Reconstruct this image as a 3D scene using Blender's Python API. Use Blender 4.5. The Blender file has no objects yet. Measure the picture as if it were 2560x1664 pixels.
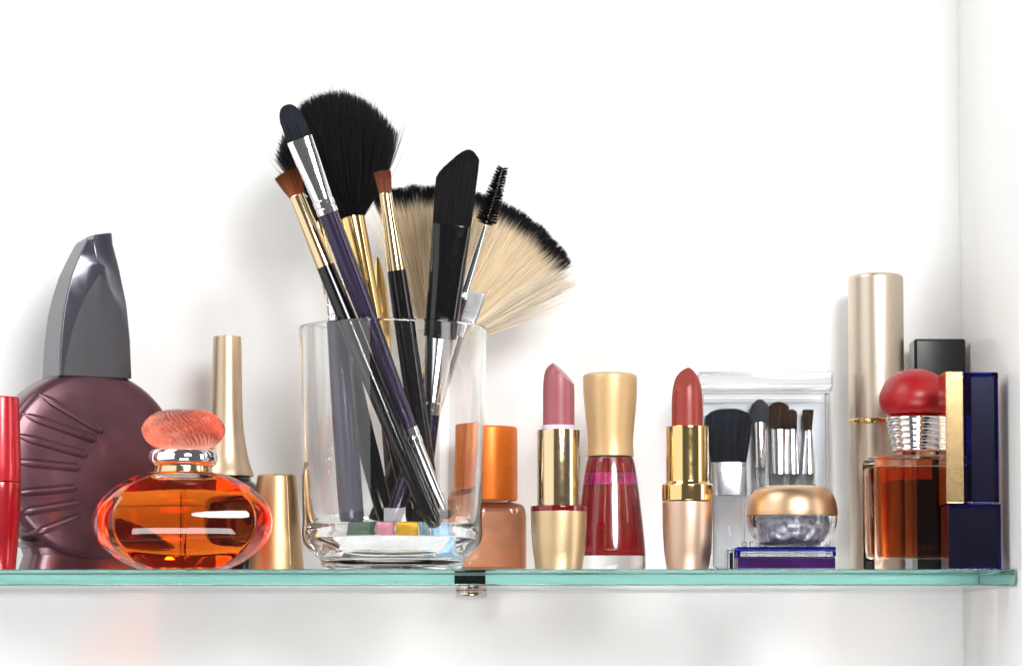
import bpy, bmesh, math, random
import numpy as np
from mathutils import Matrix, Vector

random.seed(7)
rng = np.random.default_rng(11)
S = 0.01                      # everything below is written in centimetres
R = math.radians
scene = bpy.context.scene

# ------------------------------------------------------------------ camera
CAMP = (0.0, -118.0, -2.6)
TH = R(3.3)
F = 7270.0                    # focal length in pixels of the 2560 px wide photograph
SH = 331.0
cam_d = bpy.data.cameras.new('camera')
cam = bpy.data.objects.new('camera', cam_d)
scene.collection.objects.link(cam)
cam.location = [c * S for c in CAMP]
cam.rotation_euler = (R(90) + TH, 0, 0)
cam_d.sensor_fit = 'HORIZONTAL'
cam_d.sensor_width = 36
cam_d.lens = 36 * F / 2560
cam_d.shift_y = SH / 2560
cam_d.clip_start = 0.05
cam_d.clip_end = 20
cam_d.dof.use_dof = True
cam_d.dof.focus_distance = 1.225
cam_d.dof.aperture_fstop = 18
scene.camera = cam

# ------------------------------------------------------------------ world and lamps
world = bpy.data.worlds.new('World')
scene.world = world
world.use_nodes = True
wb = world.node_tree.nodes['Background']
wb.inputs[0].default_value = (1.0, 0.985, 0.965, 1)
wb.inputs[1].default_value = 0.17

def area(name, loc, target, sx, sy, power, col=(1, 1, 1)):
    d = bpy.data.lights.new(name, 'AREA')
    d.shape = 'ELLIPSE' if name == 'key_softbox' else 'RECTANGLE'; d.size = sx * S; d.size_y = sy * S
    d.energy = power; d.color = col
    o = bpy.data.objects.new(name, d)
    scene.collection.objects.link(o)
    o.location = [c * S for c in loc]
    v = Vector(target) - Vector(loc)
    o.rotation_euler = v.to_track_quat('-Z', 'Y').to_euler()
    return o

area('key_softbox', (42, -132, 52), (0, 8, 6), 58, 52, 24.0)
area('left_panel', (-112, -62, 16), (0, 8, 8), 160, 130, 10.0, (0.97, 0.985, 1.0))
area('left_top_fill', (-92, -62, 112), (8, 8, 4), 75, 75, 11.0)  # added fill lamp, brightens the right wall from above the mirrored range
area('low_fill', (8, -122, -62), (0, 14, -3), 70, 36, 11.0)  # added fill lamp below shelf height, brightens the wall under the shelf
area('right_strip', (105, -34, 16), (0, 6, 8), 26, 80, 3.6, (1.0, 0.98, 0.95))

# ------------------------------------------------------------------ render and exposure
scene.render.engine = 'CYCLES'
cy = scene.cycles
cy.max_bounces = 24; cy.transmission_bounces = 24; cy.glossy_bounces = 8
cy.diffuse_bounces = 4; cy.transparent_max_bounces = 16; cy.volume_bounces = 0
cy.caustics_refractive = True; cy.caustics_reflective = True
cy.blur_glossy = 0.0
cy.sample_clamp_indirect = 60
cy.use_denoising = True
try:
    cy.denoiser = 'OPENIMAGEDENOISE'
except Exception:
    pass
vs = scene.view_settings
vs.view_transform = 'Standard'; vs.look = 'None'; vs.exposure = -0.33; vs.gamma = 1.0
vs.use_curve_mapping = False

# ------------------------------------------------------------------ photograph <-> place
cT, sT = math.cos(TH), math.sin(TH)

def at(px, py, Y):
    a = (px - 1280.0) / F; b = (832 + SH - py) / F
    dy = cT - b * sT; dz = sT + b * cT
    t = (Y - CAMP[1]) / dy
    return Vector((CAMP[0] + t * a, Y, CAMP[2] + t * dz))

def kk(Y, py=1200):
    b = (832 + SH - py) / F
    return (Y - CAMP[1]) / (cT - b * sT) / F

def PL(Y, prof):
    """(half width px, row px) -> (radius cm, height cm); a row of None is the shelf top"""
    out = []
    for hw, py in prof:
        z = 0.012 if py is None else at(1280, py, Y).z
        out.append((hw * kk(Y, py or 1420), z))
    return out

# ------------------------------------------------------------------ objects
def link(o, parent=None):
    scene.collection.objects.link(o)
    if parent is not None:
        o.parent = parent
    return o

def tag(o, label, cat, group=None, kind=None):
    o['label'] = label; o['category'] = cat
    if group: o['group'] = group
    if kind: o['kind'] = kind
    return o

def thing(name, label, cat, loc=(0, 0, 0), rz=0, group=None):
    o = bpy.data.objects.new(name, None)
    o.empty_display_size = 0.01
    link(o)
    o.location = [c * S for c in loc]
    o.rotation_euler = (0, 0, rz)
    return tag(o, label, cat, group)

def finish(name, bm, mat, parent, angle=32, smooth=True):
    bmesh.ops.recalc_face_normals(bm, faces=bm.faces)
    me = bpy.data.meshes.new(name)
    for v in bm.verts:
        v.co *= S
    bm.to_mesh(me); bm.free()
    if smooth:
        me.shade_smooth()
        me.set_sharp_from_angle(angle=R(angle))
    me.materials.append(mat)
    o = bpy.data.objects.new(name, me)
    return link(o, parent)

def rings_bm(rings, closed_loop=False, cap=True):
    """rings: list of lists of points of equal length (or a single point)"""
    bm = bmesh.new()
    vr = [[bm.verts.new(p) for p in r] for r in rings]
    n = len(vr)
    for i in range(n if closed_loop else n - 1):
        a, b = vr[i], vr[(i + 1) % n]
        if len(a) == 1 and len(b) == 1:
            continue
        m = max(len(a), len(b))
        for j in range(m):
            k = (j + 1) % m
            if len(a) == 1:
                bm.faces.new((a[0], b[k], b[j]))
            elif len(b) == 1:
                bm.faces.new((a[j], a[k], b[0]))
            else:
                bm.faces.new((a[j], a[k], b[k], b[j]))
    if cap and not closed_loop:
        if len(vr[0]) > 2: bm.faces.new(vr[0])
        if len(vr[-1]) > 2: bm.faces.new(vr[-1][::-1])
    return bm

def fillet(prof, rad, n=4):
    out = [prof[0]]
    for i in range(1, len(prof) - 1):
        p = np.array(prof[i]); a = np.array(prof[i - 1]); b = np.array(prof[i + 1])
        la = np.linalg.norm(a - p); lb = np.linalg.norm(b - p)
        if la < 1e-6 or lb < 1e-6:
            out.append(tuple(p)); continue
        ua = (a - p) / la; ub = (b - p) / lb
        if np.dot(ua, ub) < -0.93:
            out.append(tuple(p)); continue
        d = min(rad, la * 0.45, lb * 0.45)
        p0 = p + ua * d; p1 = p + ub * d
        for k in range(n + 1):
            t = k / n
            out.append(tuple((1 - t) ** 2 * p0 + 2 * t * (1 - t) * p + t * t * p1))
    out.append(prof[-1])
    return out

def catmull(pts, n=6):
    P = [np.array(p, float) for p in pts]
    P = [2 * P[0] - P[1]] + P + [2 * P[-1] - P[-2]]
    out = []
    for i in range(1, len(P) - 2):
        for k in range(n):
            t = k / n
            p0, p1, p2, p3 = P[i - 1], P[i], P[i + 1], P[i + 2]
            out.append(tuple(0.5 * (2 * p1 + (p2 - p0) * t + (2 * p0 - 5 * p1 + 4 * p2 - p3) * t * t + (3 * p1 - p0 - 3 * p2 + p3) * t ** 3)))
    out.append(tuple(P[-2]))
    return out

def support(P, axes):
    """extra points close to the bends of long straight runs, so that smooth shading stays flat between them"""
    P = [tuple(float(c) for c in p) for p in P]
    v = [np.array([p[a] for a in axes]) for p in P]
    def turn(i):
        if i <= 0 or i >= len(P) - 1: return 0
        a = v[i] - v[i - 1]; b = v[i + 1] - v[i]
        la, lb = np.linalg.norm(a), np.linalg.norm(b)
        if la < 1e-6 or lb < 1e-6: return 0
        return math.degrees(math.acos(max(-1, min(1, float(np.dot(a, b) / la / lb)))))
    out = [P[0]]
    for i in range(len(P) - 1):
        L = np.linalg.norm(v[i + 1] - v[i])
        if L > 0.25:
            f = 0.035 / L
            if turn(i) > 12: out.append(tuple(np.array(P[i]) * (1 - f) + np.array(P[i + 1]) * f))
            if turn(i + 1) > 12: out.append(tuple(np.array(P[i]) * f + np.array(P[i + 1]) * (1 - f)))
        out.append(P[i + 1])
    return out

def lathe_bm(prof, seg=72, closed_loop=False, off=(0, 0)):
    rings = []
    for r, z in prof:
        if r < 1e-5:
            rings.append([(off[0], off[1], z)])
        else:
            rings.append([(off[0] + r * math.cos(2 * math.pi * j / seg), off[1] + r * math.sin(2 * math.pi * j / seg), z) for j in range(seg)])
    return rings_bm(rings, closed_loop)

def lathe(name, prof, mat, parent, seg=72, rad=0.0, angle=32, closed_loop=False):
    if rad: prof = fillet(prof, rad)
    if not closed_loop: prof = support(prof, (0, 1))
    return finish(name, lathe_bm(prof, seg, closed_loop), mat, parent, angle)

def se_ring(hx, hy, z, n=2.0, seg=40, ox=0, oy=0):
    pts = []
    for j in range(seg):
        a = 2 * math.pi * j / seg
        c, s = math.cos(a), math.sin(a)
        pts.append((ox + hx * math.copysign(abs(c) ** (2 / n), c), oy + hy * math.copysign(abs(s) ** (2 / n), s), z))
    return pts

def loft(name, secs, mat, parent, n=2.0, seg=40, angle=32):
    """secs: (z, hx, hy[, ox]) superellipse sections"""
    secs = support([tuple(q) + (0,) * (4 - len(q)) for q in secs], (0, 1))
    rings = [se_ring(s[1], s[2], s[0], n, seg, s[3]) for s in secs]
    return finish(name, rings_bm(rings), mat, parent, angle)

def box_bm(x0, x1, y0, y1, z0, z1, r=0.0, seg=3):
    bm = bmesh.new()
    bmesh.ops.create_cube(bm, size=1)
    for v in bm.verts:
        v.co = Vector((x0 if v.co.x < 0 else x1, y0 if v.co.y < 0 else y1, z0 if v.co.z < 0 else z1))
    if r:
        bmesh.ops.bevel(bm, geom=list(bm.edges), offset=r, segments=seg, profile=0.5, affect='EDGES')
    return bm

def box(name, x0, x1, y0, y1, z0, z1, mat, parent, r=0.03, seg=3):
    return finish(name, box_bm(x0, x1, y0, y1, z0, z1, r, seg), mat, parent, smooth=False)

def tube_bm(pts, rads, seg=10):
    rings = []
    P = [Vector(p) for p in pts]
    for i, p in enumerate(P):
        d = (P[min(i + 1, len(P) - 1)] - P[max(i - 1, 0)]).normalized()
        u = d.cross(Vector((0.13, 0.97, 0.21))).normalized(); w = d.cross(u)
        r = rads[i] if hasattr(rads, '__len__') else rads
        rings.append([tuple(p + u * r * math.cos(2 * math.pi * j / seg) + w * r * math.sin(2 * math.pi * j / seg)) for j in range(seg)])
    return rings_bm(rings)

def strands(name, root, mid, tip, width, mat, parent, K=4, taper=0.25):
    """many thin three-sided hairs along quadratic curves, as one mesh; attribute 'along' runs root to tip"""
    N = len(root)
    t = np.linspace(0, 1, K + 1)[None, :, None]
    P = (1 - t) ** 2 * root[:, None] + 2 * t * (1 - t) * mid[:, None] + t * t * tip[:, None]
    d = tip - root
    d /= np.linalg.norm(d, axis=1, keepdims=True) + 1e-9
    ref = np.tile(np.array([[0.31, 0.93, 0.17]]), (N, 1))
    u = np.cross(d, ref); u /= np.linalg.norm(u, axis=1, keepdims=True) + 1e-9
    w = np.cross(d, u)
    wid = (width * rng.uniform(0.7, 1.3, N))[:, None] * (1 - (1 - taper) * np.linspace(0, 1, K + 1)[None, :] ** 2)
    V = np.empty((N, K + 1, 3, 3))
    ph = rng.uniform(0, 6.28, N)
    for j in range(3):
        a = ph + j * 2 * math.pi / 3
        o = u * np.cos(a)[:, None] + w * np.sin(a)[:, None]
        V[:, :, j] = P + o[:, None] * wid[:, :, None]
    V = V.reshape(-1, 3) * S
    base = (np.arange(N) * (K + 1) * 3)[:, None, None]
    i = np.arange(K)[None, :, None] * 3
    j = np.arange(3)[None, None, :]
    jn = (j + 1) % 3
    q = np.stack([base + i + j, base + i + jn, base + i + 3 + jn, base + i + 3 + j], -1).reshape(-1, 4)
    me = bpy.data.meshes.new(name)
    me.vertices.add(len(V)); me.vertices.foreach_set('co', V.ravel())
    me.loops.add(q.size); me.loops.foreach_set('vertex_index', q.ravel().astype(np.int32))
    me.polygons.add(len(q))
    me.polygons.foreach_set('loop_start', np.arange(0, q.size, 4, dtype=np.int32))
    me.update(calc_edges=True)
    at_ = me.attributes.new('along', 'FLOAT', 'POINT')
    at_.data.foreach_set('value', np.repeat(np.tile(np.linspace(0, 1, K + 1), N), 3).astype(np.float32))
    me.shade_smooth()
    me.materials.append(mat)
    o = bpy.data.objects.new(name, me)
    link(o, parent)
    o['kind'] = 'stuff'
    return o

# ------------------------------------------------------------------ materials
def newmat(name):
    m = bpy.data.materials.new(name); m.use_nodes = True
    nt = m.node_tree
    b = nt.nodes['Principled BSDF']
    return m, nt, b

def noise(nt, scale, detail=4, rough=0.6, vec=None):
    n = nt.nodes.new('ShaderNodeTexNoise')
    n.inputs['Scale'].default_value = scale; n.inputs['Detail'].default_value = detail; n.inputs['Roughness'].default_value = rough
    if vec is None:
        tc = nt.nodes.new('ShaderNodeTexCoord'); vec = tc.outputs['Object']
    nt.links.new(vec, n.inputs['Vector'])
    return n.outputs['Fac']

def maprange(nt, src, a, b, lo=0.3, hi=0.7):
    n = nt.nodes.new('ShaderNodeMapRange')
    n.inputs['From Min'].default_value = lo; n.inputs['From Max'].default_value = hi
    n.inputs['To Min'].default_value = a; n.inputs['To Max'].default_value = b
    nt.links.new(src, n.inputs['Value'])
    return n.outputs['Result']

def bump(nt, src, strength, dist=0.0003):
    n = nt.nodes.new('ShaderNodeBump')
    n.inputs['Strength'].default_value = strength; n.inputs['Distance'].default_value = dist
    nt.links.new(src, n.inputs['Height'])
    return n.outputs['Normal']

def mixcol(nt, fac, c1, c2):
    n = nt.nodes.new('ShaderNodeMix'); n.data_type = 'RGBA'
    nt.links.new(fac, n.inputs['Factor'])
    n.inputs['A'].default_value = (*c1, 1); n.inputs['B'].default_value = (*c2, 1)
    return n.outputs['Result']

def surf(name, col, metal=0.0, rough=0.3, var=0.0, rvar=0.0, vscale=120, grain=0.0, gscale=4000, coat=0.0, trans=0.0, ior=1.5, sss=0.0, sssr=(1, .3, .2), stretch=None, spec=0.5):
    m, nt, b = newmat(name)
    b.inputs['Base Color'].default_value = (*col, 1)
    b.inputs['Metallic'].default_value = metal
    b.inputs['Roughness'].default_value = rough
    b.inputs['IOR'].default_value = ior
    b.inputs['Specular IOR Level'].default_value = spec
    b.inputs['Coat Weight'].default_value = coat
    b.inputs['Coat Roughness'].default_value = 0.05
    b.inputs['Transmission Weight'].default_value = trans
    if sss:
        b.inputs['Subsurface Weight'].default_value = sss
        b.inputs['Subsurface Radius'].default_value = sssr
        b.inputs['Subsurface Scale'].default_value = 0.004
    vec = None
    if stretch:
        tc = nt.nodes.new('ShaderNodeTexCoord'); mp = nt.nodes.new('ShaderNodeMapping')
        mp.inputs['Scale'].default_value = stretch
        nt.links.new(tc.outputs['Object'], mp.inputs['Vector']); vec = mp.outputs['Vector']
    if var:
        f = noise(nt, vscale, vec=vec)
        lo = tuple(max(0, c * (1 - var)) for c in col); hi = tuple(min(1, c * (1 + var)) for c in col)
        nt.links.new(mixcol(nt, maprange(nt, f, 0, 1), lo, hi), b.inputs['Base Color'])
    if rvar:
        f = noise(nt, vscale * 2.3, vec=vec)
        nt.links.new(maprange(nt, f, max(0.01, rough - rvar), rough + rvar), b.inputs['Roughness'])
    if grain:
        nt.links.new(bump(nt, noise(nt, gscale, 2, vec=vec), grain, 0.00005), b.inputs['Normal'])
    return m

def glass(name, col=(1, 1, 1), ior=1.5, rough=0.0, absorb=None, dens=0.0):
    m, nt, b = newmat(name)
    nt.nodes.remove(b)
    g = nt.nodes.new('ShaderNodeBsdfGlass')
    g.inputs['Color'].default_value = (*col, 1); g.inputs['IOR'].default_value = ior; g.inputs['Roughness'].default_value = rough
    out = nt.nodes['Material Output']
    nt.links.new(g.outputs[0], out.inputs['Surface'])
    if absorb:
        v = nt.nodes.new('ShaderNodeVolumeAbsorption')
        v.inputs['Color'].default_value = (*absorb, 1); v.inputs['Density'].default_value = dens
        nt.links.new(v.outputs[0], out.inputs['Volume'])
    return m

def hair(name, root, tip, band=None, rough=0.5, var=0.5):
    """colour along the hair; band = (start, end) of the dyed tip"""
    m, nt, b = newmat(name)
    b.inputs['Roughness'].default_value = rough
    b.inputs['Specular IOR Level'].default_value = 0.2
    a = nt.nodes.new('ShaderNodeAttribute'); a.attribute_name = 'along'
    geo = nt.nodes.new('ShaderNodeNewGeometry')
    fac = a.outputs['Fac']
    if band:
        add = nt.nodes.new('ShaderNodeMath'); add.operation = 'MULTIPLY_ADD'
        nt.links.new(geo.outputs['Random Per Island'], add.inputs[0]); add.inputs[1].default_value = 0.05
        nt.links.new(fac, add.inputs[2])
        fac = maprange(nt, add.outputs[0], 0, 1, band[0], band[1])
    c = mixcol(nt, fac, root, tip)
    hs = nt.nodes.new('ShaderNodeHueSaturation')
    nt.links.new(maprange(nt, geo.outputs['Random Per Island'], 1 - var, 1 + var, 0, 1), hs.inputs['Value'])
    nt.links.new(c, hs.inputs['Color'])
    nt.links.new(hs.outputs['Color'], b.inputs['Base Color'])
    return m

M = {}
M['wall'] = surf('white_laminate', (0.86, 0.86, 0.85), rough=0.30, grain=0.02, gscale=900)
M['shelf'] = glass('shelf_glass', absorb=(0.13, 0.70, 0.62), dens=4.8)
M['clear'] = glass('clear_glass', (0.985, 0.99, 0.99))
M['acrylic'] = glass('clear_acrylic', (0.955, 0.96, 0.965), 1.46)
M['acrylic_lid'] = glass('clear_acrylic_lid', (0.87, 0.88, 0.89), 1.46)
M['gold'] = surf('polished_gold', (0.80, 0.58, 0.26), 1, 0.11, rvar=0.03, vscale=160)
M['gold_pale'] = surf('pale_polished_gold', (0.76, 0.59, 0.35), 1, 0.14, rvar=0.03, vscale=160)
M['gold_worn'] = surf('scuffed_gold', (0.66, 0.46, 0.23), 1, 0.15, var=0.16, rvar=0.06, vscale=700, grain=0.25, gscale=1500)
M['champagne'] = surf('satin_champagne', (0.60, 0.47, 0.33), 1, 0.40, grain=0.12, gscale=5200)
M['satin_gold'] = surf('satin_gold', (0.66, 0.48, 0.28), 1, 0.40, grain=0.14, gscale=5200)
M['satin_dull'] = surf('dull_satin_gold', (0.55, 0.38, 0.20), 1, 0.42, grain=0.14, gscale=5200)
M['satin_rose'] = surf('satin_rose_gold', (0.64, 0.45, 0.34), 1, 0.40, grain=0.18, gscale=4600)
M['satin_bronze'] = surf('satin_bronze_lid', (0.70, 0.46, 0.29), 1, 0.36, grain=0.06, gscale=5200)
M['cap_gold'] = surf('pearl_gold_plastic', (0.70, 0.47, 0.24), 0.55, 0.42, grain=0.03, gscale=3000, coat=0.1)
M['tube_champ'] = surf('brushed_champagne', (0.68, 0.58, 0.47), 1, 0.34, grain=0.08, gscale=5200)
M['copper'] = surf('brushed_copper', (0.80, 0.19, 0.018), 0.45, 0.36, var=0.10, vscale=260, stretch=(1, 1, 9))
M['silver'] = surf('polished_silver', (0.88, 0.88, 0.89), 1, 0.09, rvar=0.03, vscale=200)
M['silver_satin'] = surf('satin_silver', (0.62, 0.63, 0.65), 1, 0.27)
M['chrome'] = surf('chrome', (0.92, 0.92, 0.93), 1, 0.03)
M['nickel'] = surf('warm_nickel', (0.62, 0.55, 0.47), 1, 0.14)
M['black'] = surf('black_lacquer', (0.004, 0.004, 0.005), 0, 0.12, rvar=0.05, vscale=180, coat=0.1)
M['black_box'] = surf('black_plastic', (0.004, 0.004, 0.004), 0, 0.14)
M['purple'] = surf('purple_lacquer', (0.018, 0.008, 0.038), 0.2, 0.24, var=0.2, vscale=900, coat=0.5)
M['violet_grey'] = surf('violet_lacquer', (0.022, 0.017, 0.042), 0.1, 0.25, var=0.12, vscale=500, coat=0.25)
M['navy'] = surf('navy_lacquer', (0.014, 0.011, 0.035), 0.1, 0.2, coat=0.4)
M['plum'] = surf('frosted_plum_glass', (0.105, 0.044, 0.058), 0.5, 0.31, var=0.3, vscale=45, grain=0.10, gscale=3800, coat=0.15, trans=0.0)
M['cap_grey'] = surf('glossy_gunmetal', (0.10, 0.10, 0.125), 0.55, 0.15, rvar=0.03, vscale=90)
M['cap_side'] = surf('satin_gunmetal', (0.14, 0.145, 0.15), 0.5, 0.30, rvar=0.03, vscale=90)
M['cap_insert'] = surf('matte_grey_insert', (0.058, 0.056, 0.064), 0.25, 0.55, var=0.35, vscale=4200, grain=0.35, gscale=3600)
M['dark_glass'] = surf('dark_brown_glass', (0.010, 0.004, 0.004), 0, 0.06, coat=0.6)
M['red_cap'] = surf('red_pearl_plastic', (0.50, 0.012, 0.022), 0.25, 0.25, var=0.18, vscale=2500, coat=0.4)
M['red_dark'] = surf('deep_red_plastic', (0.36, 0.006, 0.012), 0.15, 0.2, coat=0.5)
M['rim_red'] = surf('ruby_plastic', (0.14, 0.002, 0.005), 0, 0.08, coat=0.6)
M['lilac'] = surf('lilac_plastic', (0.60, 0.52, 0.66), 0, 0.3, sss=0.2, sssr=(.6, .5, .8))
M['pink_wax'] = surf('rose_pink_wax', (0.32, 0.084, 0.100), 0, 0.38, var=0.06, vscale=160, grain=0.05, gscale=1500, sss=0.12)
M['red_wax'] = surf('brick_red_wax', (0.27, 0.030, 0.020), 0.05, 0.34, var=0.10, vscale=2600, grain=0.06, gscale=3800, sss=0.08)
M['amber'] = glass('amber_perfume', (1, 1, 1), 0.96, absorb=(1.0, 0.63, 0.0), dens=150)
M['cognac'] = glass('cognac_perfume', (1, 0.95, 0.88), 0.945, absorb=(0.88, 0.50, 0.05), dens=190)
M['straw'] = glass('dip_tube_plastic', (0.97, 0.88, 0.7), 1.035)
M['coral'] = glass('coral_glass', (1.0, 0.86, 0.82), 1.42, 0.02, absorb=(1.0, 0.48, 0.30), dens=33)
M['red_frost'] = surf('frosted_red_plastic', (0.42, 0.004, 0.008), 0, 0.36, trans=0.25, sss=0.3, sssr=(1, .1, .1))
M['tan_polish'] = surf('bronze_shimmer_polish', (0.62, 0.26, 0.12), 0.3, 0.35, var=0.22, vscale=60)
M['red_polish'] = surf('red_polish', (0.30, 0.001, 0.005), 0.0, 0.2, var=0.15, vscale=180)
M['film'] = surf('magenta_film', (0.80, 0.010, 0.20), 0.0, 0.3, var=0.8, vscale=260, stretch=(1, 1, .45))
M['blue'] = glass('ultramarine_acrylic', (0.9, 0.9, 1.0), 1.46, absorb=(0.03, 0.03, 0.86), dens=170)
M['blue_core'] = surf('navy_core', (0.0008, 0.0008, 0.011), 0, 0.12)
M['blue_clear'] = glass('blue_clear_acrylic', (0.30, 0.36, 0.85), 1.46)
M['aubergine'] = surf('aubergine_plastic', (0.028, 0.006, 0.060), 0, 0.12, var=0.3, vscale=140, coat=0.3)
M['powder'] = surf('grey_shimmer_powder', (0.30, 0.30, 0.35), 0.45, 0.36, var=0.55, vscale=520, grain=0.4, gscale=2200)
M['card'] = surf('grey_card', (0.40, 0.41, 0.43), 0.6, 0.32)
M['ink'] = surf('grey_ink', (0.12, 0.12, 0.13), 0, 0.5)
M['sponge'] = surf('charcoal_sponge', (0.030, 0.032, 0.042), 0, 0.8, var=0.4, vscale=2600, grain=0.6, gscale=1800)
M['h_black'] = hair('black_bristle', (0.003, 0.0025, 0.003), (0.012, 0.009, 0.009))  # tip colour raised to paint in slight strand highlights
M['h_navy'] = hair('navy_bristle', (0.007, 0.008, 0.012), (0.022, 0.026, 0.042), var=0.3)
M['h_brown'] = hair('chestnut_bristle', (0.26, 0.070, 0.018), (0.13, 0.036, 0.012))
M['h_rust'] = hair('russet_bristle', (0.24, 0.075, 0.035), (0.20, 0.055, 0.028))
M['h_dark'] = hair('dark_brown_bristle', (0.050, 0.024, 0.014), (0.085, 0.040, 0.024))
M['h_fan'] = hair('cream_bristle_dipped_black', (0.95, 0.79, 0.56), (0.003, 0.004, 0.006), band=(0.89, 0.955), var=0.25)
M['h_cream'] = hair('cream_bristle', (0.95, 0.82, 0.62), (0.92, 0.82, 0.68), var=0.25)
for nm, c in (('chip_green', (0.045, 0.10, 0.055)), ('chip_pink', (0.70, 0.28, 0.36)), ('chip_yellow', (0.80, 0.42, 0.015)), ('chip_teal', (0.22, 0.36, 0.36)), ('chip_blue', (0.35, 0.60, 0.85))):
    M[nm] = surf(nm, c, 0, 0.7, var=0.18, vscale=300, grain=0.3, gscale=900)

# ------------------------------------------------------------------ the cabinet
WX, WY = 20.5, 14.3

def structure(name, bm, mat):
    o = finish(name, bm, mat, None, 40)
    o['kind'] = 'structure'
    return o

structure('wall_back', box_bm(-75, WX + 1.8, WY, WY + 1.2, -60, 75), M['wall'])
structure('wall_right', box_bm(WX, WX + 1.8, -1.05, WY - 0.01, -60, 75, 0.05, 2), M['wall'])

shelf = finish('glass_shelf', box_bm(-60, WX - 0.06, 0, WY - 0.12, -0.67, 0, 0.07, 2), M['shelf'], None, 20)
tag(shelf, 'thick clear glass shelf with a teal green polished front edge', 'shelf')

p = at(1178, 1480, WY - 1.0)
sup = thing('shelf_support', 'small round nickel bracket holding up the glass shelf from below', 'bracket', (p.x, WY - 1.0, -0.67))
lathe('support_disc', [(0, -0.012), (0.60, -0.012), (0.70, -0.05), (0.70, -0.22), (0.62, -0.30), (0, -0.30)], M['nickel'], sup, rad=0.04)
box('wall_plate', -0.68, 0.68, 0.90, 0.995, -0.28, 0.60, M['black_box'], sup, 0.02)

# ------------------------------------------------------------------ red mascara tube
Y = 4.0
x0 = at(-2, 1200, Y).x
t = thing('mascara_tube', 'glossy red mascara tube cut by the left edge of the picture', 'mascara', (x0, Y, 0))
lathe('cap', catmull(PL(Y, [(47, 993.5), (49.5, 1050), (52, 1110), (53.5, 1160), (54, 1203)]), 4)[0:0] + [(0, at(0, 992, Y).z)] + PL(Y, [(44, 992), (46.5, 995), (49.5, 1050), (52, 1110), (53.5, 1160), (54, 1204)]) + [(0, at(0, 1204, Y).z)], M['red_cap'], t, rad=0.03)
lathe('barrel', [(0, at(0, 1205.5, Y).z)] + PL(Y, [(53.6, 1205.5), (54, 1230), (52.5, 1290), (49, 1350), (45, 1395), (43, None)]) + [(0, 0.012)], M['red_dark'], t, rad=0.03)

# ------------------------------------------------------------------ plum shell-shaped perfume bottle
Y = 9.3
k = kk(Y)
RZ = R(29)
HT = 1.35
c0 = at(236, 1160, Y - HT * math.cos(RZ)); c0 = Vector((c0.x - HT * math.sin(RZ), Y, c0.z))
pl = thing('shell_perfume_bottle', 'big round plum perfume bottle with moulded rays and tall grey sail-shaped cap', 'perfume bottle', (c0.x, Y, 0), RZ)
zc = c0.z
Rv = 238 * k

def front_loc(px, py, dy=-HT):
    """photograph pixel on the bottle's front plane -> local x, z"""
    cr = Vector(CAMP); dr = at(px, py, 0.0) - cr
    nr = Vector((math.sin(RZ), -math.cos(RZ), 0))
    t_ = (c0 + nr * (-dy) - cr).dot(nr) / dr.dot(nr)
    w = cr + dr * t_
    return (w - c0).dot(Vector((math.cos(RZ), math.sin(RZ), 0))), w.z

rings = []
seg = 96
for (yy, rr) in [(-HT - 0.10, 0.0), (-HT - 0.08, 0.35), (-HT - 0.03, 0.70), (-HT, 0.90), (-HT + 0.10, 0.955), (-HT + 0.32, 0.99), (-0.5, 1.0), (0.5, 1.0), (HT - 0.3, 0.985), (HT - 0.05, 0.94), (HT, 0.88), (HT, 0.0)]:
    if rr == 0:
        rings.append([(0, yy, zc)])
    else:
        rings.append([(Rv * 1.0 * rr * math.cos(2 * math.pi * j / seg), yy, zc + Rv * rr * math.sin(2 * math.pi * j / seg)) for j in range(seg)])
body = finish('body', rings_bm(rings), M['plum'], pl, 50)
foot_secs = [(0.012, 2.75, 1.15), (0.25, 2.72, 1.13), (0.8, 2.55, 1.05), (1.1, 2.65, 1.1), (1.35, 3.2, 1.2)]
loft('foot', foot_secs, M['plum'], pl, n=5, seg=48)
C3 = 2.864
for (ax, ay, bx_, by_) in [(285, 245, 740, 520), (165, 385, 692, 575), (120, 535, 628, 683), (110, 722, 580, 773), (110, 950, 552, 913), (120, 1092, 565, 1020), (225, 1245, 580, 1115)]:
    lx0, lz0 = front_loc(ax / C3, 900 + ay / C3); lx1, lz1 = front_loc(bx_ / C3, 900 + by_ / C3)
    pts, rr = [], []
    Lr = math.hypot(lx1 - lx0, lz1 - lz0); RR = 0.24
    for dd in list(np.linspace(Lr, RR, 10)) + [RR * q for q in (0.75, 0.5, 0.3, 0.15, 0.05, 0.005)]:
        s = 1 - dd / Lr
        x = lx0 + (lx1 - lx0) * s; z = lz0 + (lz1 - lz0) * s
        rho = math.hypot(x, z - zc) / Rv
        yy = np.interp(rho, [0, 0.35, 0.7, 0.9, 0.955, 0.99, 1.0], [-HT - 0.10, -HT - 0.08, -HT - 0.03, -HT, -HT + 0.10, -HT + 0.32, -0.5])
        pts.append((x, yy + 0.12, z)); rr.append(RR * min(1, 0.6 + s * 2) * (math.sqrt(max(0.0, 1 - (1 - dd / RR) ** 2)) if dd < RR else 1))
    finish('raised_ray', tube_bm(pts, rr, 12), M['plum'], body, 60)
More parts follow.
